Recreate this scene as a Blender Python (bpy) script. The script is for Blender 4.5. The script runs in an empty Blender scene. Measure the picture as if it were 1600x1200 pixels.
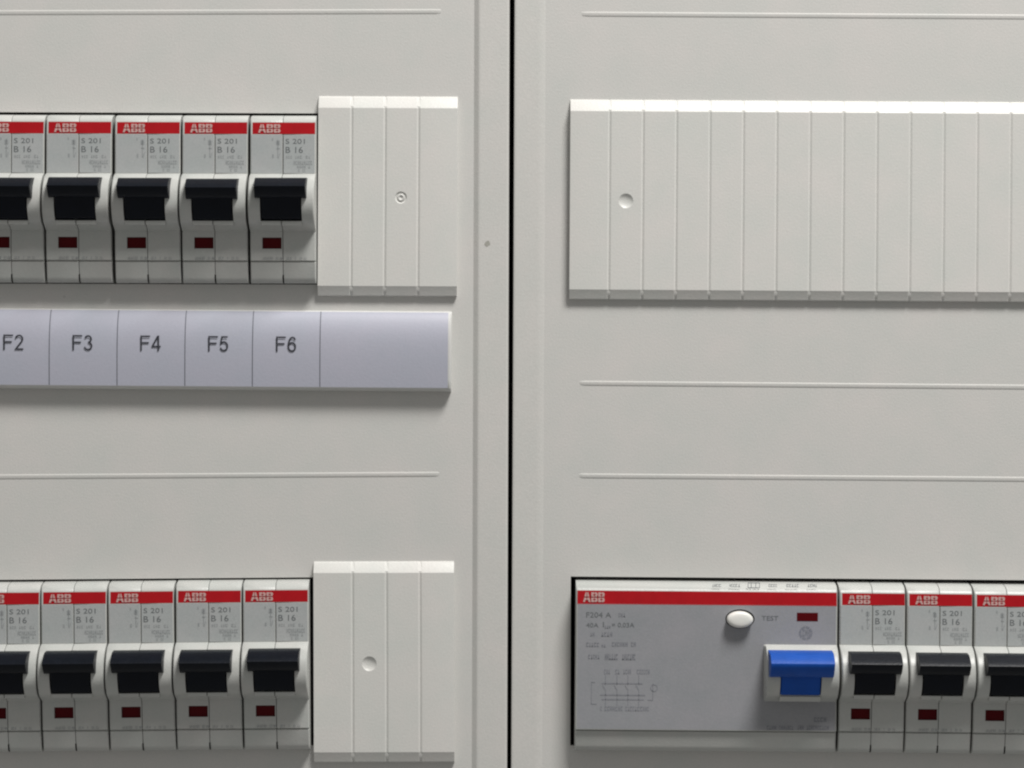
import bpy, math, random
from math import radians, sin, cos, pi, tan
random.seed(7)
scene = bpy.context.scene
COL = scene.collection

# ------------------------------------------------------------------ camera, world, lamp, exposure
S = 0.166            # millimetres per photo unit on the cover face
D = 700.0            # camera distance in height units
HS = 0.97           # millimetres per height unit (depth of all relief)
MM = 0.001
YM = MM*HS
cam_d = bpy.data.cameras.new('camera'); cam = bpy.data.objects.new('camera', cam_d); COL.objects.link(cam)
cam.location = (0, -D*YM, 0); cam.rotation_euler = (radians(90), 0, 0)
cam_d.sensor_width = 36; cam_d.lens = 36*D*HS/(1600*S); cam_d.clip_start = 0.01; cam_d.clip_end = 50
scene.camera = cam
scene.render.resolution_x = 1024; scene.render.resolution_y = 768

world = bpy.data.worlds.new('World'); scene.world = world; world.use_nodes = True
bg = world.node_tree.nodes['Background']
bg.inputs[0].default_value = (1.0, 0.99, 0.96, 1); bg.inputs[1].default_value = 0.255

ld = bpy.data.lights.new('ceiling_lamp', 'AREA'); lamp = bpy.data.objects.new('ceiling_lamp', ld); COL.objects.link(lamp)
ld.shape = 'RECTANGLE'; ld.size = 0.38; ld.size_y = 0.32; ld.energy = 20.8; ld.color = (1.0, 0.983, 0.955)
lamp.location = (0.36, -0.54, 1.08)
from mathutils import Vector
lamp.rotation_euler = (Vector((0, 0, 0)) - lamp.location).to_track_quat('-Z', 'Y').to_euler()

vs = scene.view_settings
vs.view_transform = 'Standard'; vs.look = 'None'; vs.exposure = 0.0; vs.gamma = 1.0; vs.use_curve_mapping = False
scene.render.engine = 'CYCLES'
scene.cycles.filter_width = 2.2

# ------------------------------------------------------------------ helpers
def P(u, v, h=0.0):
    k = S*(D-h)/D*MM
    return ((u-800)*k, -h*YM, (600-v)*k)

def mat(name, col, rough=0.45, spec=0.4, mott=0.03, mscale=90, bump=0.0, bscale=2500, coat=0.0, coatr=0.2, grain=0.0, specks=False):
    m = bpy.data.materials.new(name); m.use_nodes = True
    nt = m.node_tree; b = nt.nodes['Principled BSDF']
    b.inputs['Roughness'].default_value = rough
    b.inputs['Specular IOR Level'].default_value = spec
    b.inputs['Coat Weight'].default_value = coat; b.inputs['Coat Roughness'].default_value = coatr
    tc = nt.nodes.new('ShaderNodeTexCoord')
    n = nt.nodes.new('ShaderNodeTexNoise'); n.inputs['Scale'].default_value = mscale; n.inputs['Detail'].default_value = 6
    n.inputs['Roughness'].default_value = 0.65
    geo = nt.nodes.new('ShaderNodeNewGeometry')
    nt.links.new(geo.outputs['Position'], n.inputs['Vector'])
    r = nt.nodes.new('ShaderNodeValToRGB')
    r.color_ramp.elements[0].position = 0.3; r.color_ramp.elements[1].position = 0.7
    a = 1-mott; c = 1+mott
    r.color_ramp.elements[0].color = (col[0]*a*.981, col[1]*a*1.004, col[2]*a*1.0, 1)
    r.color_ramp.elements[1].color = (min(1, col[0]*c*1.018), min(1, col[1]*c*.996), min(1, col[2]*c*.998), 1)
    nt.links.new(n.outputs['Fac'], r.inputs[0]); colour = r.outputs[0]
    def mult(col_socket, fac_socket):
        mx = nt.nodes.new('ShaderNodeMix'); mx.data_type = 'RGBA'; mx.blend_type = 'MULTIPLY'; mx.inputs[0].default_value = 1.0
        nt.links.new(col_socket, mx.inputs[6]); nt.links.new(fac_socket, mx.inputs[7]); return mx.outputs[2]
    if grain:   # fine paint grain
        g = nt.nodes.new('ShaderNodeTexNoise'); g.inputs['Scale'].default_value = 2300; g.inputs['Detail'].default_value = 2
        nt.links.new(geo.outputs['Position'], g.inputs['Vector'])
        gm = nt.nodes.new('ShaderNodeMapRange'); gm.inputs['From Min'].default_value = 0.3; gm.inputs['From Max'].default_value = 0.7
        gm.inputs['To Min'].default_value = 1-grain; gm.inputs['To Max'].default_value = 1+grain; gm.clamp = False
        nt.links.new(g.outputs['Fac'], gm.inputs['Value']); colour = mult(colour, gm.outputs[0])
    if specks:  # a few dust specks and rub marks
        v = nt.nodes.new('ShaderNodeTexVoronoi'); v.inputs['Scale'].default_value = 42; nt.links.new(geo.outputs['Position'], v.inputs['Vector'])
        sm = nt.nodes.new('ShaderNodeMapRange'); sm.inputs['From Min'].default_value = 0.012; sm.inputs['From Max'].default_value = 0.024
        sm.inputs['To Min'].default_value = 0.80; sm.inputs['To Max'].default_value = 1.0
        nt.links.new(v.outputs['Distance'], sm.inputs['Value']); colour = mult(colour, sm.outputs[0])
    nt.links.new(colour, b.inputs['Base Color'])
    # uneven gloss
    n3 = nt.nodes.new('ShaderNodeTexNoise'); n3.inputs['Scale'].default_value = mscale*2.3; n3.inputs['Detail'].default_value = 4
    nt.links.new(geo.outputs['Position'], n3.inputs['Vector'])
    mr = nt.nodes.new('ShaderNodeMapRange'); mr.inputs['To Min'].default_value = rough*0.85; mr.inputs['To Max'].default_value = min(1, rough*1.15)
    nt.links.new(n3.outputs['Fac'], mr.inputs['Value']); nt.links.new(mr.outputs[0], b.inputs['Roughness'])
    if bump:
        n2 = nt.nodes.new('ShaderNodeTexNoise'); n2.inputs['Scale'].default_value = bscale; n2.inputs['Detail'].default_value = 3
        nt.links.new(geo.outputs['Position'], n2.inputs['Vector'])
        bp = nt.nodes.new('ShaderNodeBump'); bp.inputs['Strength'].default_value = bump; bp.inputs['Distance'].default_value = 0.0001
        nt.links.new(n2.outputs['Fac'], bp.inputs['Height']); nt.links.new(bp.outputs[0], b.inputs['Normal'])
    return m

M = {}
M['panel'] = mat('painted_cover_plastic', (0.592, 0.584, 0.562), 0.5, 0.3, 0.024, 60, 0.36, 1900, grain=0.032, specks=True)
M['strip'] = mat('frame_plastic', (0.592, 0.584, 0.560), 0.47, 0.3, 0.024, 60, 0.36, 1900, grain=0.035)
M['blank'] = mat('blanking_plastic', (0.637, 0.631, 0.604), 0.42, 0.45, 0.022, 70, 0.36, 1900, grain=0.03, specks=True)
M['body'] = mat('breaker_plastic', (0.475, 0.482, 0.462), 0.38, 0.45, 0.03, 120, 0.4, 1900, grain=0.03)
M['face'] = mat('breaker_face_sticker', (0.395, 0.412, 0.412), 0.4, 0.4, 0.03, 150, 0.3, 1900, grain=0.035)
M['rcdface'] = mat('rcd_face_sticker', (0.29, 0.294, 0.312), 0.34, 0.4, 0.04, 110, 0.3, 1900, grain=0.035)
M['red'] = mat('red_stripe_print', (0.37, 0.006, 0.011), 0.4, 0.2, 0.08, 200)
M['logo'] = mat('pale_logo_print', (0.56, 0.36, 0.34), 0.5, 0.3, 0.06, 900)
M['black'] = mat('black_toggle_plastic', (0.0028, 0.0045, 0.0088), 0.38, 0.16, 0.2, 300, 0.5, 1500)
M['blue'] = mat('blue_toggle_plastic', (0.005, 0.072, 0.38), 0.42, 0.22, 0.08, 300, 0.5, 1500)
M['window'] = mat('dark_red_indicator', (0.085, 0.002, 0.004), 0.4, 0.1, 0.05, 300)
M['ink'] = mat('grey_ink', (0.14, 0.15, 0.155), 0.6, 0.2, 0.1, 900)
M['inkpale'] = mat('pale_grey_ink', (0.29, 0.305, 0.31), 0.6, 0.2, 0.1, 900)
M['inkfaint'] = mat('faint_blue_grey_ink', (0.205, 0.21, 0.232), 0.6, 0.2, 0.1, 900)
M['inkghost'] = mat('ghost_blue_grey_ink', (0.232, 0.237, 0.262), 0.6, 0.2, 0.1, 900)
M['paper'] = mat('bluish_label_paper', (0.425, 0.432, 0.505), 0.5, 0.35, 0.02, 60, 0.3, 1900, grain=0.025, coat=0.8, coatr=0.3)
M['paperink'] = mat('label_black_ink', (0.035, 0.036, 0.045), 0.5, 0.3, 0.1, 500)
M['line'] = mat('label_divider_ink', (0.11, 0.115, 0.135), 0.5, 0.3, 0.05, 500)
M['holder'] = mat('label_holder_plastic', (0.60, 0.60, 0.585), 0.35, 0.45, 0.02, 100)
M['dark'] = mat('dark_enclosure', (0.012, 0.012, 0.011), 0.8, 0.1, 0.1, 50)
M['button'] = mat('white_button_plastic', (0.80, 0.79, 0.75), 0.35, 0.45, 0.03, 300, 0.2)
M['stain'] = mat('grey_dust_speck', (0.36, 0.355, 0.32), 0.7, 0.1, 0.1, 900)

def mesh_obj(name, verts, faces, material, parent=None, smooth=True, ang=32):
    me = bpy.data.meshes.new(name); me.from_pydata(verts, [], faces)
    me.materials.append(material); me.validate()
    import bmesh
    bm = bmesh.new(); bm.from_mesh(me)
    bmesh.ops.remove_doubles(bm, verts=bm.verts, dist=1e-7)
    bmesh.ops.recalc_face_normals(bm, faces=bm.faces)
    bm.to_mesh(me); bm.free()
    if smooth:
        me.polygons.foreach_set('use_smooth', [True]*len(me.polygons))
        me.set_sharp_from_angle(angle=radians(ang))
    o = bpy.data.objects.new(name, me); COL.objects.link(o)
    if parent: o.parent = parent
    return o

def thing(name, label, cat, loc, rot=0.0, group=None):
    o = bpy.data.objects.new(name, None); COL.objects.link(o)
    o.empty_display_size = 0.01
    o.location = loc; o.rotation_euler = (0, radians(rot), 0)
    o['label'] = label; o['category'] = cat
    if group: o['group'] = group
    return o

def extrude(name, prof, xs, material, parent, drop=(0, 0), holes=None, back=None, caps=True, ang=32):
    """prof: [(z_mm, h_mm)] top to bottom; xs: list of x in mm; the end rings are sunk by drop. holes: {(i,j): depth}"""
    V = []; F = []; n = len(prof); holes = holes or {}
    hmin = min(h for z, h in prof)
    def idx(i, j): return i*n+j
    for i, x in enumerate(xs):
        d = drop[0] if i == 0 else (drop[1] if i == len(xs)-1 else 0)
        for z, h in prof:
            V.append((x*MM, -max(hmin, h-d)*YM, z*MM))
    for i in range(len(xs)-1):
        for j in range(n-1):
            if (i, j) in holes:
                dep = holes[(i, j)]
                if dep is None: continue
                c = [(i, j), (i+1, j), (i+1, j+1), (i, j+1)]
                nb = [(i, j-1), (i+1, j), (i, j+1), (i-1, j)]
                for k in range(4):
                    if nb[k] in holes: continue
                    a = V[idx(*c[k])]; b = V[idx(*c[(k+1) % 4])]
                    s = len(V)
                    V.extend([a, b, (b[0], b[1]+dep*YM, b[2]), (a[0], a[1]+dep*YM, a[2])])
                    F.append((s, s+1, s+2, s+3))
            else:
                F.append((idx(i, j), idx(i+1, j), idx(i+1, j+1), idx(i, j+1)))
    if caps:
        hb = hmin if back is None else back
        for i in (0, len(xs)-1):
            s = len(V)
            for z, h in prof: V.append((xs[i]*MM, -hb*YM, z*MM))
            for j in range(n-1):
                F.append((idx(i, j), idx(i, j+1), s+j+1, s+j))
    return mesh_obj(name, V, F, material, parent, True, ang)

def sheet(name, prof, x0, x1, material, parent):
    V = []; F = []
    for z, h in prof: V += [(x0*MM, -h*YM, z*MM), (x1*MM, -h*YM, z*MM)]
    for j in range(len(prof)-1): F.append((2*j, 2*j+1, 2*j+3, 2*j+2))
    return mesh_obj(name, V, F, material, parent)

def polys(name, plist, h, material, parent):
    """flat print: polygons [(x,z) mm] at height h"""
    V = []; F = []
    for p in plist:
        s = len(V); V += [(x*MM, -h*YM, z*MM) for x, z in p]; F.append(tuple(range(s, s+len(p))))
    me = bpy.data.meshes.new(name); me.from_pydata(V, [], F); me.materials.append(material)
    o = bpy.data.objects.new(name, me); COL.objects.link(o); o.parent = parent
    return o

def text(name, body, x, z, h, capheight, material, parent, align='LEFT', width=None):
    """lettering as flat mesh, baseline at z (mm); scaled to cap height and, if given, to a total width"""
    cu = bpy.data.curves.new(name, 'FONT'); cu.body = body; cu.size = 1.0; cu.resolution_u = 3
    o = bpy.data.objects.new(name, cu); COL.objects.link(o)
    dg = bpy.context.evaluated_depsgraph_get()
    me = bpy.data.meshes.new_from_object(o.evaluated_get(dg)); bpy.data.objects.remove(o)
    xs = [v.co.x for v in me.vertices]; ys = [v.co.y for v in me.vertices]
    mx, Mx = min(xs), max(xs); top = max(ys) if ',' not in body else max(ys)
    sy = capheight/top; sx = sy if width is None else width/(Mx-mx)
    for v in me.vertices:
        X = (v.co.x-mx)*sx; Z = v.co.y*sy
        if align == 'CENTER': X -= (Mx-mx)*sx/2
        v.co = ((x+X)*MM, -h*YM, (z+Z)*MM)
    me.materials.clear(); me.materials.append(material); me.name = name
    ob = bpy.data.objects.new(name, me); COL.objects.link(ob); ob.parent = parent
    return ob

def stroke(path, w):
    L = []; Rr = []; n = len(path)
    for i, (x, y) in enumerate(path):
        a = path[max(0, i-1)]; b = path[min(n-1, i+1)]
        d1 = (x-a[0], y-a[1]); d2 = (b[0]-x, b[1]-y)
        def nrm(d):
            l = math.hypot(*d); return (d[0]/l, d[1]/l) if l > 1e-9 else None
        n1, n2 = nrm(d1), nrm(d2); n1 = n1 or n2; n2 = n2 or n1
        t = nrm((n1[0]+n2[0], n1[1]+n2[1])); f = 1/max(.5, t[0]*n1[0]+t[1]*n1[1])
        L.append((x-t[1]*w/2*f, y+t[0]*w/2*f)); Rr.append((x+t[1]*w/2*f, y-t[0]*w/2*f))
    return [(L[i], L[i+1], Rr[i+1], Rr[i]) for i in range(n-1)]
def arc(cx, cy, rx, ry, a0, a1, n=16):
    return [(cx+rx*cos(radians(a0+(a1-a0)*i/n)), cy+ry*sin(radians(a0+(a1-a0)*i/n))) for i in range(n+1)]
GLYPH = {
    'F': [[(.06, 0), (.06, 1)], [(.12, .945), (.64, .945)], [(.12, .52), (.56, .52)]],
    '2': [arc(.29, .71, .225, .235, 170, -38)+[(.075, .055), (.57, .055)]],
    '3': [arc(.28, .735, .2, .21, 160, -90, 14), arc(.28, .29, .235, .235, 88, -163, 16)],
    '4': [[(.44, 0), (.44, 1)], [(.40, .96), (.055, .295)], [(0, .285), (.385, .285)], [(.495, .285), (.60, .285)]],
    '5': [[(.53, .94), (.16, .94), (.085, .50)]+arc(.285, .335, .235, .28, 140, -160, 18)],
    '6': [arc(.30, .325, .225, .27, 0, 360, 24), [(.075, .36), (.085, .56), (.14, .77), (.23, .90), (.335, .945), (.44, .91), (.52, .77)]],
}
def lettering(body, x, z, h, cap, material, parent, w=.102):
    V = []; F = []; off = 0; k = 0
    width = .74*(len(body)-1)+.58
    for ch in body:
        for path in GLYPH[ch]:
            for q in stroke(path, w):
                st_ = len(V); V += [((x+(a+off-width/2)*cap)*MM, -(h+.01*k)*YM, (z+b*cap)*MM) for a, b in q]; F.append((st_, st_+1, st_+2, st_+3))
            k += 1
        off += .74 if ch == 'F' else .68
    me = bpy.data.meshes.new('lettering'); me.from_pydata(V, [], F); me.materials.append(material)
    o = bpy.data.objects.new('lettering', me); COL.objects.link(o); o.parent = parent
    return o

def rect(x0, x1, z0, z1): return [(x0, z0), (x1, z0), (x1, z1), (x0, z1)]

def scribble(x0, x1, z0, z1, cw, gap=0.35, skip=0.12):
    """illegible fine print: a row of broken character-like strokes"""
    out = []; x = x0
    while x < x1-cw*0.5:
        w = cw*random.uniform(0.6, 1.1)
        if random.random() > skip:
            t = (z1-z0)
            k = random.random()
            if k < .4:
                out += [rect(x, x+w*.3, z0, z1), rect(x+w*.3, x+w, z1-t*.25, z1), rect(x+w*.3, x+w, z0, z0+t*.25)]
            elif k < .7:
                out += [rect(x, x+w*.3, z0, z1), rect(x+w*.65, x+w, z0, z1), rect(x+w*.3, x+w*.65, z0+t*.4, z0+t*.65)]
            else:
                out += [rect(x+w*.3, x+w*.65, z0, z1), rect(x, x+w, z0, z0+t*.22)]
        x += w+cw*gap
    return out

def abb(x, z, w, hgt):
    """split-letter company mark: every letter cut in four by a thin cross"""
    A = [[(1.75, 5.55), (3.3, 10), (4.55, 10), (4.55, 5.55)], [(5.45, 5.55), (5.45, 10), (6.7, 10), (8.25, 5.55)],
         [(0, 0), (1.55, 4.45), (4.55, 4.45), (4.55, 2.1), (3.2, 2.1), (2.5, 0)], [(10, 0), (7.5, 0), (6.8, 2.1), (5.45, 2.1), (5.45, 4.45), (8.45, 4.45)]]
    B0 = [[(0, 5.55), (0, 10), (3.95, 10), (3.95, 8.0), (2.5, 8.0), (2.5, 6.7), (3.95, 6.7), (3.95, 5.55)],
          [(4.55, 5.55), (4.55, 6.7), (5.5, 6.8), (5.9, 7.35), (5.5, 7.9), (4.55, 8.0), (4.55, 10), (6.9, 9.9), (8.3, 8.9), (8.4, 7.4), (7.6, 6.0), (8.1, 5.55)]]
    B = B0 + [[(a, 10-b) for a, b in reversed(p)] for p in B0]
    out = []
    tot = 10+0.8+8.4+0.9+8.6
    for off, L in ((0, A), (10.8, B), (20.1, B)):
        for p in L: out.append([(x+(a+off)/tot*w, z+b/10*hgt) for a, b in p])
    return out

# ------------------------------------------------------------------ setting: the dark inside of the cabinet behind the covers
def box_open(name, u0, u1, v0, v1, h0, h1, m):
    k = S*MM
    X0, X1, Z0, Z1 = (u0-800)*k, (u1-800)*k, (600-v1)*k, (600-v0)*k
    Y0, Y1 = -h0*YM, -h1*YM
    V = [(X0, Y0, Z0), (X1, Y0, Z0), (X1, Y0, Z1), (X0, Y0, Z1), (X0, Y1, Z0), (X1, Y1, Z0), (X1, Y1, Z1), (X0, Y1, Z1)]
    F = [(4, 5, 6, 7), (0, 1, 5, 4), (1, 2, 6, 5), (2, 3, 7, 6), (3, 0, 4, 7)]
    o = mesh_obj(name, V, F, m, None, False); return o
enc = box_open('cabinet_interior', -690, 2290, -590, 1790, -3.2, -45, M['dark']); enc['kind'] = 'structure'

# ------------------------------------------------------------------ cover panels with device slots
def cover(root, vlines, hlines, holes, thick=2.0):
    """vlines: [(u at v=0, u at v=1200)], hlines: [(v at u=0, v at u=1600)]; holes: cells left open"""
    def pt(i, j, h):
        a, b = vlines[i]; c, d = hlines[j]
        v = (c+d)/2
        for _ in range(3):
            u = a+(b-a)*v/1200; v = c+(d-c)*u/1600
        return P(u, v, 0)[0], -h*YM, P(u, v, 0)[2]
    V = []; F = []; nj = len(hlines)
    for i in range(len(vlines)):
        for j in range(nj): V.append(pt(i, j, 0))
    n0 = len(V)
    for i in range(len(vlines)):
        for j in range(nj): V.append(pt(i, j, -thick))
    I = lambda i, j: i*nj+j
    solid = lambda i, j: 0 <= i < len(vlines)-1 and 0 <= j < nj-1 and (i, j) not in holes
    for i in range(len(vlines)-1):
        for j in range(nj-1):
            if not solid(i, j): continue
            F.append((I(i, j), I(i+1, j), I(i+1, j+1), I(i, j+1)))
            F.append((n0+I(i, j), n0+I(i, j+1), n0+I(i+1, j+1), n0+I(i+1, j)))
            for (di, dj, a, b) in ((0, -1, (i, j), (i+1, j)), (0, 1, (i, j+1), (i+1, j+1)), (-1, 0, (i, j), (i, j+1)), (1, 0, (i+1, j), (i+1, j+1))):
                if not solid(i+di, j+dj):
                    F.append((I(*a), I(*b), n0+I(*b), n0+I(*a)))
    return mesh_obj('panel_sheet', V, F, M['panel'], root, False)

def ridge(root, u0, v0, u1, v1, wid=4.6, ht=0.17):
    """raised moulded line, half round, with tapered ends"""
    V = []; F = []; k = 9
    st = [0.0, 0.004, 0.012, 0.25, 0.5, 0.75, 0.988, 0.996, 1.0]; sc = [0.05, 0.7, 1, 1, 1, 1, 1, 0.7, 0.05]
    for t, s in zip(st, sc):
        u = u0+(u1-u0)*t; v = v0+(v1-v0)*t
        for q in range(k):
            a = pi*q/(k-1)
            x, y, z = P(u, v-(2.3 if q < k//2 else 5.5)*cos(a)*(0.6+0.4*s), 0)
            V.append((x, -(sin(a)*ht*s-0.02)*MM, z))
    for i in range(len(st)-1):
        for q in range(k-1): F.append((i*k+q, i*k+q+1, (i+1)*k+q+1, (i+1)*k+q))
    return mesh_obj('ridge', V, F, M['panel'], root)

def edge_strip(root, prof, v0, v1, lean):
    """vertical raised border: prof [(u,h)] at mid height, leaning by lean photo units over the picture's height"""
    V = []; F = []; n = len(prof)
    for v in (v0, v1):
        for u, h in prof:
            x, y, z = P(u+lean*(v-600)/1200, v, 0); V.append((x, -h*YM, z))
    for j in range(n-1): F.append((j, j+1, n+j+1, n+j))
    for s in (0, n): F.append(tuple(range(s, s+n)))
    return mesh_obj('edge_strip', V, F, M['strip'], root)

left = thing('cover_panel', 'light grey left cover panel with a raised border strip and two rows of cut-outs', 'cover panel', (0, 0, 0), 0, 'cover panels')
cover(left, [(-700, -700), (-37, -37), (506, 496), (770, 764)],
      [(-600, -600), (175.0, 181.5), (443.0, 448), (906, 893), (1168, 1156), (1800, 1800)], {(1, 1), (1, 3)})
edge_strip(left, [(739.0, 0.004), (740.5, .12), (745.8, .88), (747.2, .97), (749, 1.0), (751, 1.0), (790, 1.0), (791.5, 1.0), (793.5, .85), (794.4, 0.3), (794.4, -1.9), (739.0, -1.9)], -600, 1800, -4)
ridge(left, -60, 18.5, 690, 16.5); ridge(left, -60, 744, 687, 739.5)
right = thing('cover_panel', 'light grey right cover panel with three moulded lines, right of the black gap', 'cover panel', (0, 0, 0), 0, 'cover panels')
cover(right, [(806.5, 802.0), (894.5, 891), (1629, 1629), (2300, 2300)],
      [(-600, -600), (893.5, 906.5), (1157, 1171), (1800, 1800)], {(1, 1)})
edge_strip(right, [(801.2, -1.9), (801.2, -0.2), (802.1, 0.3), (803.9, 0.4), (806, 0.4), (838, 0.3), (843, 0.28), (850, 0.005)], -600, 1800, -5.5)
ridge(right, 908, 20.5, 1720, 26); ridge(right, 905, 597.2, 1720, 604.5); ridge(right, 904, 742, 1720, 748.5)

def speck(root, u, v, h, r, seed):
    rr = random.Random(seed); V = []; n = 11
    c = P(u, v, h)
    for q in range(n):
        a = 2*pi*q/n; R = r*rr.uniform(.6, 1.15)
        V.append((c[0]+cos(a)*R*MM, c[1], c[2]+sin(a)*R*MM*1.1))
    V.append((c[0], c[1]-0.00002, c[2]))
    return mesh_obj('dust_speck', V, [(q, (q+1) % n, n) for q in range(n)], M['stain'], root)
speck(left, 762, 380, 1.03, 0.85, 4)


# ------------------------------------------------------------------ circuit breakers
H = 6.0
KX = S*(D-H)/D
UC = 441.7; V0 = 310.0
def zl(v, h, v0=V0): return (600-v)*S*(D-h)/D-(600-v0)*S
def prof_from(lst, v0=V0): return [(zl(v, h, v0), h) for v, h in lst]
TOP = [(180.4, -20), (180.4, 0.4), (180.8, 2.2), (182, 3.6), (184.4, 4.7), (188, 5.4), (191, 5.65), (209, 5.95), (211, 6.0), (240, 6.0)]
ARC = [(271.5, 6.0), (273.2, 7.2), (277, 8.9), (283, 10.4), (290, 11.5), (297, 12.2), (308, 12.7), (320, 12.7), (332, 12.1), (340, 11.2), (345, 10.5), (350.5, 9.2), (355.5, 7.5), (361, 5.9)]
LOW = [(370.7, 5.8), (388.3, 5.6), (406.6, 5.4), (407.4, 4.7), (408.8, 4.7), (409.8, 5.2), (411, 5.15), (433, 4.35), (438, 4.05), (441.0, 3.6), (442.6, 2.6), (442.8, -20)]
FULL = TOP+ARC+LOW
def fi(v): return min(range(len(FULL)), key=lambda i: abs(FULL[i][0]-v))

def toggle_parts(root, material, half_bar, half_stem, v0, vt, hs=0.0, cx=0.0):
    """T-shaped toggle: rounded cross bar on a narrower stem; vt shifts observed heights"""
    bar = [(278.5, 8.0), (278.3, 12.3), (279.0, 13.3), (281, 14.2), (285.5, 15.4), (289.8, 16.3), (291.6, 16.55), (294, 16.3), (300, 15.5), (305, 14.8), (308.8, 14.0), (310.1, 13.2), (310.4, 12.0), (310.4, 8.0)]
    stem = [(300, 7.0), (300, 13.9), (312, 13.4), (325, 12.6), (335, 11.8), (341, 11.2), (343.6, 10.4), (343.8, 6.0)]
    bp = [(zl(v+vt, h+hs, v0), h+hs) for v, h in bar]; sp = [(zl(v+vt, h+hs, v0), h+hs) for v, h in stem]
    kb = S*(D-15)/D
    b, s = half_bar*kb, half_stem*kb
    t = extrude('toggle', bp, [cx-b, cx-b+.12, cx-b+.45, cx+b-.45, cx+b-.12, cx+b], material, root, drop=(.75, .75), ang=40)
    # second ring slightly sunk for a rounded end
    me = t.data
    extrude('toggle_stem', sp, [cx-s, cx-s+.3, cx+s-.3, cx+s], material, t, drop=(.3, .3))
    return t

def make_breaker():
    root = thing('circuit_breaker', '', 'circuit breaker', (0, 0, 0))
    pr = prof_from(FULL)
    jw = fi(370.7); js0, js1 = fi(297), fi(345)
    wx = [-51.2, -49.6, -32.2, -2.1, -0.5]
    holes = {(2, jw): 0.9}
    for j in range(js0, js1): holes[(2, j)] = 5.0; holes[(3, j)] = 5.0
    extrude('body_half', pr, [x*KX for x in wx], M['body'], root, drop=(0.38, 0.12), holes=holes)
    holes = {}
    for j in range(js0, js1): holes[(0, j)] = 5.0
    extrude('body_half', pr, [x*KX for x in (0.5, 32.2, 49.6, 51.2)], M['body'], root, drop=(0.12, 0.38), holes=holes)
    # dark red contact window, sunk in the left half
    zw = [zl(370.7, 6), zl(388.3, 6)]
    polys('indicator_window', [rect(-32.2*KX, -2.1*KX, zw[1], zw[0])], 4.95, M['window'], root)
    # printed sticker between stripe and toggle (two halves either side of the seam)
    zf0, zf1 = zl(210.2, 6), zl(270.3, 6)
    polys('face_sticker', [rect(-49.3*KX, -1.2*KX, zf1, zf0)], 6.03, M['face'], root)
    polys('face_sticker', [rect(1.2*KX, 49.5*KX, zf1, zf0)], 6.03, M['face'], root)
    # red stripe follows the front
    sp = [(zl(v, h), h+0.05) for v, h in ((191, 5.65), (200, 5.8), (209, 5.95))]
    st = sheet('brand_stripe', sp, -47.5*KX, 50.4*KX, M['red'], root)
    zb = zl(207.0, 6); zt = zl(193.6, 6)
    polys('lettering', abb(-38.5*KX, zb, 35*KX, zt-zb), 6.1, M['logo'], st)
    # seam across the stripe: faint line
    text('rating_text', 'S 201', 4.3*KX, zl(224.2, 6), 6.07, 7.6*KX, M['ink'], root, width=30*KX)
    text('rating_text', 'B 16', 4.3*KX, zl(238.4, 6), 6.07, 9.4*KX, M['ink'], root, width=27*KX)
    pl = scribble(5*KX, 45*KX, zl(247.3, 6), zl(243, 6), 3.0*KX, 0.5)
    pl += scribble(17*KX, 46*KX, zl(257, 6), zl(251, 6), 3.0*KX, 0.3, .05)
    pl += scribble(19*KX, 43*KX, zl(262.5, 6), zl(258.3, 6), 2.6*KX, 0.4, .15)
    pl += scribble(24*KX, 36*KX, zl(268, 6), zl(264, 6), 2.4*KX, 0.4, .15)
    polys('small_print', pl, 6.07, M['inkpale'], root)
    x = lambda u: (u-UC)*KX; z = lambda v: zl(v, 6)
    sym = [rect(x(433.3), x(434.5), z(246), z(218)), rect(x(431.3), x(436.6), z(226.3), z(219.5)), rect(x(432), x(437), z(232.6), z(231.2)),
           [(x(434.2), z(246)), (x(437), z(238)), (x(437.8), z(238.5)), (x(435.2), z(247))], rect(x(425), x(427.4), z(246.5), z(241)), rect(x(424.6), x(426.4), z(219.5), z(215.5))]
    polys('circuit_symbol', sym, 6.07, M['inkpale'], root)
    dots = []
    for u in (411, 416, 422, 431, 437, 447, 453, 461, 468, 475): dots += scribble(x(u), x(u+5), z(404.8), z(401.2), 2.1*KX, .35, .1)
    polys('small_print', dots, 5.62, M['inkpale'], root)
    lip = [(344.6, 8.0), (344.6, 10.1), (345.4, 10.45), (351.2, 10.2), (352.2, 9.6), (352.6, 7.6)]
    for x0, x1 in ((-31.5, -.5), (.5, 31.5)):
        extrude('slot_lip', [(zl(v, h), h) for v, h in lip], [x0*KX, (x0+1)*KX, (x1-1)*KX, x1*KX], M['body'], root, drop=(.15, .15))
    sheet('seam_notch', [(zl(v, h), h+.03) for v, h in ((429, 4.5), (433, 4.35), (438, 4.05), (441, 3.6), (442.4, 2.7))], -.17, .17, M['dark'], root)
    toggle_parts(root, M['black'], 40.6, 31, V0, 0)
    return root

def copy_tree(o, parent=None):
    c = o.copy(); COL.objects.link(c); c.parent = parent
    for ch in list(o.children): copy_tree(ch, c)
    return c

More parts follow.
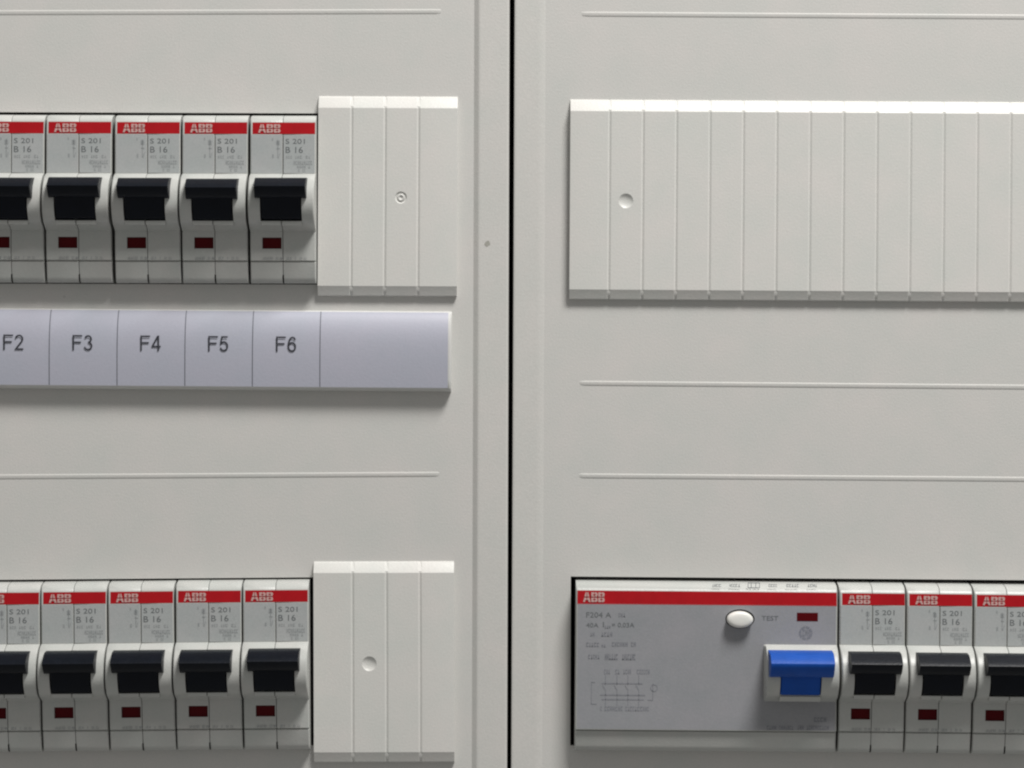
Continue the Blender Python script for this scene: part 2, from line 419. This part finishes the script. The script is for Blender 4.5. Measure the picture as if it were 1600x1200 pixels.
proto = make_breaker()
specs = [ # centre u at the face, vertical shift, tilt, label
    (17.2, -0.9, 0.15, 'black-toggled circuit breaker above the F2 label, cut by the left edge'),
    (122.8, -0.7, 0.15, 'black-toggled circuit breaker directly above the F3 label'),
    (230.3, -0.2, 0.15, 'black-toggled circuit breaker directly above the F4 label'),
    (335.6, 0.1, 0.15, 'black-toggled circuit breaker directly above the F5 label'),
    (441.9, 0.4, 0.15, 'black-toggled circuit breaker above the F6 label, beside the upper blanking plate'),
    (11.0, 729.2, -0.45, 'black-toggled circuit breaker in the bottom left row, cut by the left edge'),
    (115.9, 728.2, -0.45, 'black-toggled circuit breaker, second from the left edge in the bottom left row'),
    (220.9, 727.4, -0.45, 'black-toggled circuit breaker in the middle of the five in the bottom left row'),
    (326.2, 726.1, -0.45, 'black-toggled circuit breaker, second from the blanking plate in the bottom left row'),
    (431.2, 725.3, -0.45, 'black-toggled circuit breaker beside the blanking plate in the bottom left row'),
    (1362.6, 730.3, 0.5, 'black-toggled circuit breaker touching the wide device with the blue toggle'),
    (1467.6, 731.4, 0.5, 'black-toggled circuit breaker, second to the right of the blue-toggled device'),
    (1572.9, 732.8, 0.5, 'black-toggled circuit breaker at the lower right, cut by the right edge')]
for i, (u, dv, th, lab) in enumerate(specs):
    o = proto if i == 0 else copy_tree(proto)
    o.location = ((u-800)*KX*MM, 0, (600-(V0+dv))*S*MM)
    o.rotation_euler = (0, radians(th+random.uniform(-.14, .14)), 0)
    for ch in o.children:
        if ch.name.startswith('toggle'): ch.rotation_euler = (radians(random.uniform(-.9, .9)), 0, 0)
    o['label'] = lab; o['group'] = 'circuit breakers with black toggles'

# ------------------------------------------------------------------ wide residual current device with a blue toggle
RU, RV, RT = 1103.5, 1040.0, 0.5
def rl(u, v, h):
    """photo position -> local mm on the device (tilt taken out)"""
    v = v-(u-RU)*tan(radians(RT)); u = u+(v-RV)*tan(radians(RT))
    k = S*(D-h)/D
    return (u-800)*k-(RU-800)*S*(D-H)/D, (600-v)*k-(600-RV)*S
rcd = thing('residual_current_device', 'wide grey residual current device with blue toggle and white oval test button', 'safety switch',
            ((RU-800)*KX*MM, 0, (600-RV)*S*MM), RT)
dv = 728.2 - 0.0
def zr(v, h): return (600-v)*S*(D-h)/D-(600-RV)*S
def tr(v, h): # exemplar height -> bottom row observed height
    t = 600+(v-600)*(D-h)/D + dv
    return 600+(t-600)*D/(D-h)
RP = [(zr(tr(v, h), h), h) for v, h in TOP] + [(zr(tr(v, h), h), h) for v, h in [(271.5, 6.0), (361, 6.0), (388, 6.0), (406.6, 6.0), (407.4, 5.0), (408.8, 5.0), (409.8, 5.4)]+LOW[6:]]
W2 = 204.3*KX
extrude('body', RP, [-W2, -W2+.3, W2-.3, W2], M['body'], rcd, drop=(.38, .38))
zs0, zs1 = zr(tr(210.2, 6), 6), zr(tr(405.6, 6), 6)
polys('face_sticker', [rect(-W2+.42, W2-0.36, zs1, zs0)], 6.03, M['rcdface'], rcd)
st = sheet('brand_stripe', [(zr(tr(v, h), h), h+.05) for v, h in ((190.2, 5.62), (200, 5.8), (211, 5.99))], -W2+.35, W2-.2, M['red'], rcd)
a = rl(911, 940.5, 6); b = rl(945, 925.5, 6)
polys('lettering', abb(a[0], a[1], b[0]-a[0], b[1]-a[1]), 6.12, M['logo'], st)
# toggle housing block
hb = [(zr(tr(v, h), h), h) for v, h in ARC]
jj0, jj1 = [i for i, p in enumerate(ARC) if p[0] in (297, 345)]
cxr = rl(1253.5, 1050, 15)[0]
hl = rl(1197, 1050, 8)[0]; hr = W2-.12
sw = 32.3*S*(D-13)/D
hx = [hl-0.5, hl, cxr-sw, cxr+sw, hr-.3, hr]
extrude('toggle_housing', hb, hx, M['body'], rcd, drop=(6.7, .4), holes={(2, j): 5.0 for j in range(jj0, jj1)}, back=5.9)
# blue toggle (a little larger than the black ones)
def rcd_toggle():
    bar = [(277.0, 9.0), (276.8, 12.9), (277.8, 14.2), (281, 15.5), (287, 16.7), (289.5, 17.1), (293, 17.1), (300, 16.4), (308, 15.4), (312.6, 14.5), (314.2, 13.8), (314.8, 12.8), (314.8, 9.0)]
    stem = [(302, 7.0), (302, 13.4), (316, 12.8), (330, 11.8), (338, 11.2), (344, 10.8), (346.6, 10.1), (346.8, 6.0)]
    bp = [(zr(tr(v, h), h), h) for v, h in bar]; sp = [(zr(tr(v, h), h), h) for v, h in stem]
    b = 50.5*S*(D-16)/D; s = 31.5*S*(D-14)/D
    t = extrude('toggle', bp, [cxr-b, cxr-b+.15, cxr-b+.5, cxr+b-.5, cxr+b-.15, cxr+b], M['blue'], rcd, drop=(.8, .8), ang=40)
    extrude('toggle_stem', sp, [cxr-s, cxr-s+.3, cxr+s-.3, cxr+s], M['blue'], t, drop=(.3, .3))
rcd_toggle()
lip = [(347.6, 8.0), (347.6, 10.1), (348.4, 10.45), (356.0, 10.0), (357, 9.3), (357.4, 6.5)]
sl = 32.0*S*(D-11)/D
extrude('slot_lip', [(zr(tr(v, h), h), h) for v, h in lip], [cxr-sl, cxr-sl+.2, cxr+sl-.2, cxr+sl], M['body'], rcd, drop=(.15, .15))
# oval test button with a domed cap, in a dark oval well
cb = rl(1156.5, 968.5, 8.2)
def oval(name, rings, m, parent, cap=True, n=40):
    V = []; F = []
    for (rx, rz, h, dx, dz) in rings:
        for q in range(n):
            a = 2*pi*q/n; V.append(((cb[0]+dx+cos(a)*rx)*MM, -h*YM, (cb[1]+dz+sin(a)*rz)*MM))
    for i in range(len(rings)-1):
        for q in range(n): F.append((i*n+q, i*n+(q+1) % n, (i+1)*n+(q+1) % n, (i+1)*n+q))
    if cap: F.append(tuple((len(rings)-1)*n+q for q in range(n)))
    return mesh_obj(name, V, F, m, parent)
tb = oval('test_button', [(3.35, 2.1, 5.5, 0, 0), (3.35, 2.1, 8.0, 0, 0), (3.22, 2.0, 8.35, 0, 0), (2.9, 1.75, 8.6, 0, 0), (2.2, 1.3, 8.75, 0, 0), (1.1, .6, 8.8, 0, 0)], M['button'], rcd)
oval('button_well', [(3.75, 2.45, 6.05, 0.12, 0.05), (3.2, 2.0, 6.06, 0.12, .05)], M['dark'], tb)
# dark red window
def rrect(u0, u1, v0, v1, h=6.0):
    a = rl(u0, v1, h); b = rl(u1, v0, h); return rect(a[0], b[0], a[1], b[1])
polys('indicator_window', [rrect(1245, 1278, 957.5, 970.5)], 6.08, M['window'], rcd)
# print
def rtext(s, u, v, cap, m, width):
    a = rl(u, v, 6); return text('printed_text', s, a[0], a[1], 6.08, cap*KX, m, rcd, width=width*KX)
rtext('F204 A', 916, 964.6, 8.2, M['ink'], 39)
rtext('40A', 916, 980, 6.8, M['ink'], 19)
rtext('I', 942, 979.8, 8.0, M['ink'], 1.6)
rtext('= 0,03A', 956, 979.8, 7.0, M['ink'], 35)
rtext('TEST', 1190, 969.3, 7.0, M['ink'], 26)
def marks(name, plist, m=M['inkfaint']): return polys(name, plist, 6.08, m, rcd)
def rscr(u0, u1, v0, v1, cw=3.0, **k):
    a = rl(u0, v1, 6); b = rl(u1, v0, 6); return scribble(a[0], b[0], a[1], b[1], cw*KX, **k)
marks('small_print', rscr(945, 954, 977.5, 982, 2.6)+rscr(963, 979, 958, 964, 3.2))
marks('small_print', rscr(916, 929, 988.5, 994, 3, skip=.3)+rscr(935, 957, 988, 994.5, 3.4))
marks('small_print', rscr(916, 936, 1004, 1010.5, 3.2)+rscr(940, 948, 1007, 1011, 2.5)+rscr(956, 992, 1003.5, 1010, 3.4))
marks('small_print', rscr(919, 937, 1023, 1029.5, 3.2)+rscr(945, 992, 1022, 1031, 3.2, gap=.2))
dg = rscr(940, 968, 1046, 1053, 3)+rscr(974, 1014, 1046, 1053, 3)+rscr(938, 1014, 1104, 1110.5, 3.2)
def ln(u0, v0, u1, v1, w=1.1):
    if abs(u1-u0) > abs(v1-v0): return rrect(min(u0, u1), max(u0, u1), v0-w/2, v0+w/2)
    return rrect(u0-w/2, u0+w/2, min(v0, v1), max(v0, v1))
for u in (946, 964, 981, 998): dg += [ln(u, 1055, u, 1070), ln(u, 1078, u, 1102)]
dg += [ln(940, 1068, 1004, 1068), ln(938, 1086, 1008, 1086), ln(940, 1093, 1006, 1093), ln(924, 1066, 924, 1100), ln(924, 1066, 930, 1066), ln(924, 1100, 932, 1100),
       ln(1020, 1068, 1020, 1094), ln(1012, 1094, 1020, 1094)]
for u in (946, 964, 981, 998):
    dg.append([rl(u-.6, 1078, 6), rl(u-5, 1071, 6), rl(u-4, 1070.4, 6), rl(u+.6, 1078, 6)])
for q in range(12):
    a = 2*pi*q/12; a2 = 2*pi*(q+1)/12; cu, cv = 1022, 1075
    dg.append([rl(cu+6*cos(a), cv+6*sin(a), 6), rl(cu+6*cos(a2), cv+6*sin(a2), 6), rl(cu+4.6*cos(a2), cv+4.6*sin(a2), 6), rl(cu+4.6*cos(a), cv+4.6*sin(a), 6)])
marks('circuit_diagram', dg, M['inkghost'])
em = []
for q in range(8):
    a = 2*pi*q/8; a2 = a+2*pi/8*.8; cu, cv = 1259, 989
    em.append([rl(cu+11*cos(a), cv+11*sin(a), 6), rl(cu+11*cos(a2), cv+11*sin(a2), 6), rl(cu+7.5*cos(a2), cv+7.5*sin(a2), 6), rl(cu+7.5*cos(a), cv+7.5*sin(a), 6)])
em += rscr(1254, 1265, 984, 994, 4, gap=.2, skip=0)
marks('approval_mark', em)
marks('small_print', rscr(1272, 1294, 1121, 1128, 4)+rscr(1198, 1240, 1134, 1140, 3)+rscr(1246, 1296, 1134, 1140, 3))
ic = []
for u0, u1 in ((1113, 1127), (1140, 1155), (1201, 1214), (1229, 1250), (1262, 1278)): ic += rscr(u0, u1, 913, 917.5, 3.4, gap=.2)
ic += [ln(1169, 911, 1187, 911), ln(1169, 918.5, 1187, 918.5), ln(1169, 911, 1169, 918.5), ln(1187, 911, 1187, 918.5), ln(1174, 911, 1174, 918), ln(1181, 911, 1181, 918)]
polys('top_icons', ic, 5.62, M['inkpale'], rcd)

# ------------------------------------------------------------------ blanking plates, each a row of snap-off strips
def dimple_patch(V, F, cx, cz, half, R, front, kind, n=32):
    """fills a square opening with a round moulded mark"""
    ring0 = []
    for q in range(n):
        a = 2*pi*q/n-pi*3/4; c, s = cos(a), sin(a); m = max(abs(c), abs(s)); ring0.append((cx+half*c/m, cz+half*s/m, front))
    rings = [ring0]
    if kind == 'bowl': pr = [(1.0, 0), (.94, -.09), (.84, -.21), (.70, -.34), (.52, -.45), (.32, -.52), (.12, -.545)]
    else: pr = [(1.0, 0), (.92, -.10), (.80, -.30), (.70, -.32), (.60, -.22), (.50, -.02), (.40, 0.0), (.30, -.08), (.22, -.25), (.1, -.3)]
    for f, dh in pr:
        rings.append([(cx+R*f*cos(2*pi*q/n-pi*3/4), cz+R*f*sin(2*pi*q/n-pi*3/4), front+dh) for q in range(n)])
    s = len(V)
    for r in rings: V += [(x*MM, -h*YM, z*MM) for x, z, h in r]
    for i in range(len(rings)-1):
        for q in range(n): F.append((s+i*n+q, s+i*n+(q+1) % n, s+(i+1)*n+(q+1) % n, s+(i+1)*n+q))
    F.append(tuple(s+(len(rings)-1)*n+q for q in range(n)))

def blank(label, edges, vt, vb, rot, mark, hf=2.2):
    """edges: photo u of strip borders at the front; vt/vb top and bottom; mark (u,v,radius,kind)"""
    uc = (edges[0]+edges[-1])/2; vc = (vt+vb)/2
    k = S*(D-hf)/D
    root = thing('blanking_plate', label, 'blanking plate', ((uc-800)*k*MM, 0, (600-vc)*S*MM), rot, 'blanking plates')
    zz = lambda v, h: (600-v)*S*(D-h)/D-(600-vc)*S
    pf = [(vt, -.1), (vt+.1, .12), (vt+2.6, .6), (vt+17, hf-.08), (vt+18.2, hf), (vt+20, hf), (vb-17.5, hf), (vb-15.6, hf), (vb-14.6, hf-.08), (vb-1.5, 1.35), (vb-.3, 1.1), (vb, -.1)]
    X = [(e-uc)*k for e in edges]
    hg = hf-.23
    f = (hg-.6)/(hf-.08-.6); f2 = (hg-1.35)/(hf-.08-1.35)
    base = [(vt+.7, -.1), (vt+.8, .1), (vt+3.3, .55), (vt+2.6+14.4*f, hg), (vb-1.5-13.1*f2, hg), (vb-2.0, 1.25), (vb-.9, 1.0), (vb-.7, -.1)]
    bq = [(zz(v, h), h) for v, h in base]
    mx = (mark[0]-uc)*k; mz = zz(mark[1], hf); half = mark[2]*k*1.2
    bq = bq[:4]+[(mz+half, hg), (mz-half, hg)]+bq[4:]
    extrude('backing', bq, [X[0]+.25, mx-half, mx+half, X[-1]-.25], M['blank'], root, holes={(1, 4): None})
    g = 0.05
    for i in range(len(X)-1):
        x0, x1 = X[i]+(g if i else 0), X[i+1]-(g if i < len(X)-2 else 0)
        prof = [(zz(v, h), h) for v, h in pf]
        dr = (.2 if i else .06, .2 if i < len(X)-2 else .06)
        xs = [x0, x0+.42, x1-.42, x1]
        mu, mv, mr, kind = mark
        mx = (mu-uc)*k; mz = zz(mv, hf)
        if x0 < mx < x1:
            half = mr*k*1.25
            prof = prof[:6]+[(mz+half, hf), (mz-half, hf)]+prof[6:]
            xs = [x0, x0+.42, mx-half, mx+half, x1-.42, x1]
            o = extrude('strip', prof, xs, M['blank'], root, drop=dr, holes={(2, 6): None}, ang=12)
            V = []; F = []; dimple_patch(V, F, mx, mz, half, mr*k, hf, kind)
            mesh_obj('moulded_mark', V, F, M['blank'], o, True, 14)
        else:
            extrude('strip', prof, xs, M['blank'], root, drop=dr, ang=12)
    return root
blank('four-strip white blanking plate beside the F6 circuit breaker, in the top left row', [496.8, 549, 601.3, 653.5, 714.3], 150.6, 462.6, 0.25, (626.5, 308.5, 9.5, 'ring'))
blank('four-strip white blanking plate at the end of the bottom left row', [490, 551, 604, 656.5, 709.5], 877, 1191, -0.15, (577, 1037, 11.5, 'bowl'))
ed = [890.5, 952.0]
while ed[-1] < 1690: ed.append(ed[-1]+52.25)
ed[-1] += 9
blank('long white blanking plate of many strips filling the top right row', ed, 157.9, 470.4, 0.36, (979-1.0, 316.0, 11.5, 'bowl'))

# ------------------------------------------------------------------ label strip under the top left row
LU, LV, LT = 335.0, 547.0, 0.42
HL = 3.75
ls = thing('label_strip', 'grey-blue label strip reading F2 to F6 under the top left breakers', 'label strip', ((LU-800)*S*(D-HL)/D*MM, 0, (600-LV)*S*MM), LT)
lz = lambda v, h: (600-v)*S*(D-h)/D-(600-LV)*S
lx = lambda u: (u-LU)*S*(D-HL)/D
front = [(485.6, .8), (486.6, 1.2), (489, 1.6), (494, 2.15), (501, 2.7), (510, 3.2), (520, 3.54), (532, 3.75), (546, 3.82), (560, 3.8), (575, 3.72), (590, 3.58), (603.5, 3.42)]
hold = [(484.2, -.1), (484.3, .4), (485.2, .7)]+[(v, h-.06) for v, h in front[1:]]+[(606.5, 3.0), (608.4, 2.4), (609, 1.6), (609.2, -.1)]
extrude('holder', [(lz(v, h), h) for v, h in hold], [lx(-34), lx(-33), lx(702.5), lx(705)], M['holder'], ls, drop=(.3, .5))
divs = [-29, 77, 183, 289, 394.5, 500, 700]
names = ['F2', 'F3', 'F4', 'F5', 'F6', None]
for i in range(6):
    c = sheet('label_card', [(lz(v, h), h) for v, h in front], lx(divs[i])+.02, lx(divs[i+1])-.02, M['paper'], ls)
    if names[i]:
        um = (21, 129, 235, 341, 447)[i]
        lettering(names[i], lx(um), lz(549.0, HL), HL+.22, 24.0*S*(D-HL)/D, M['paperink'], c)
    if i < 5:
        sheet('divider_line', [(lz(v, h), h+.03) for v, h in front], lx(divs[i+1])-.11, lx(divs[i+1])+.11, M['line'], ls)
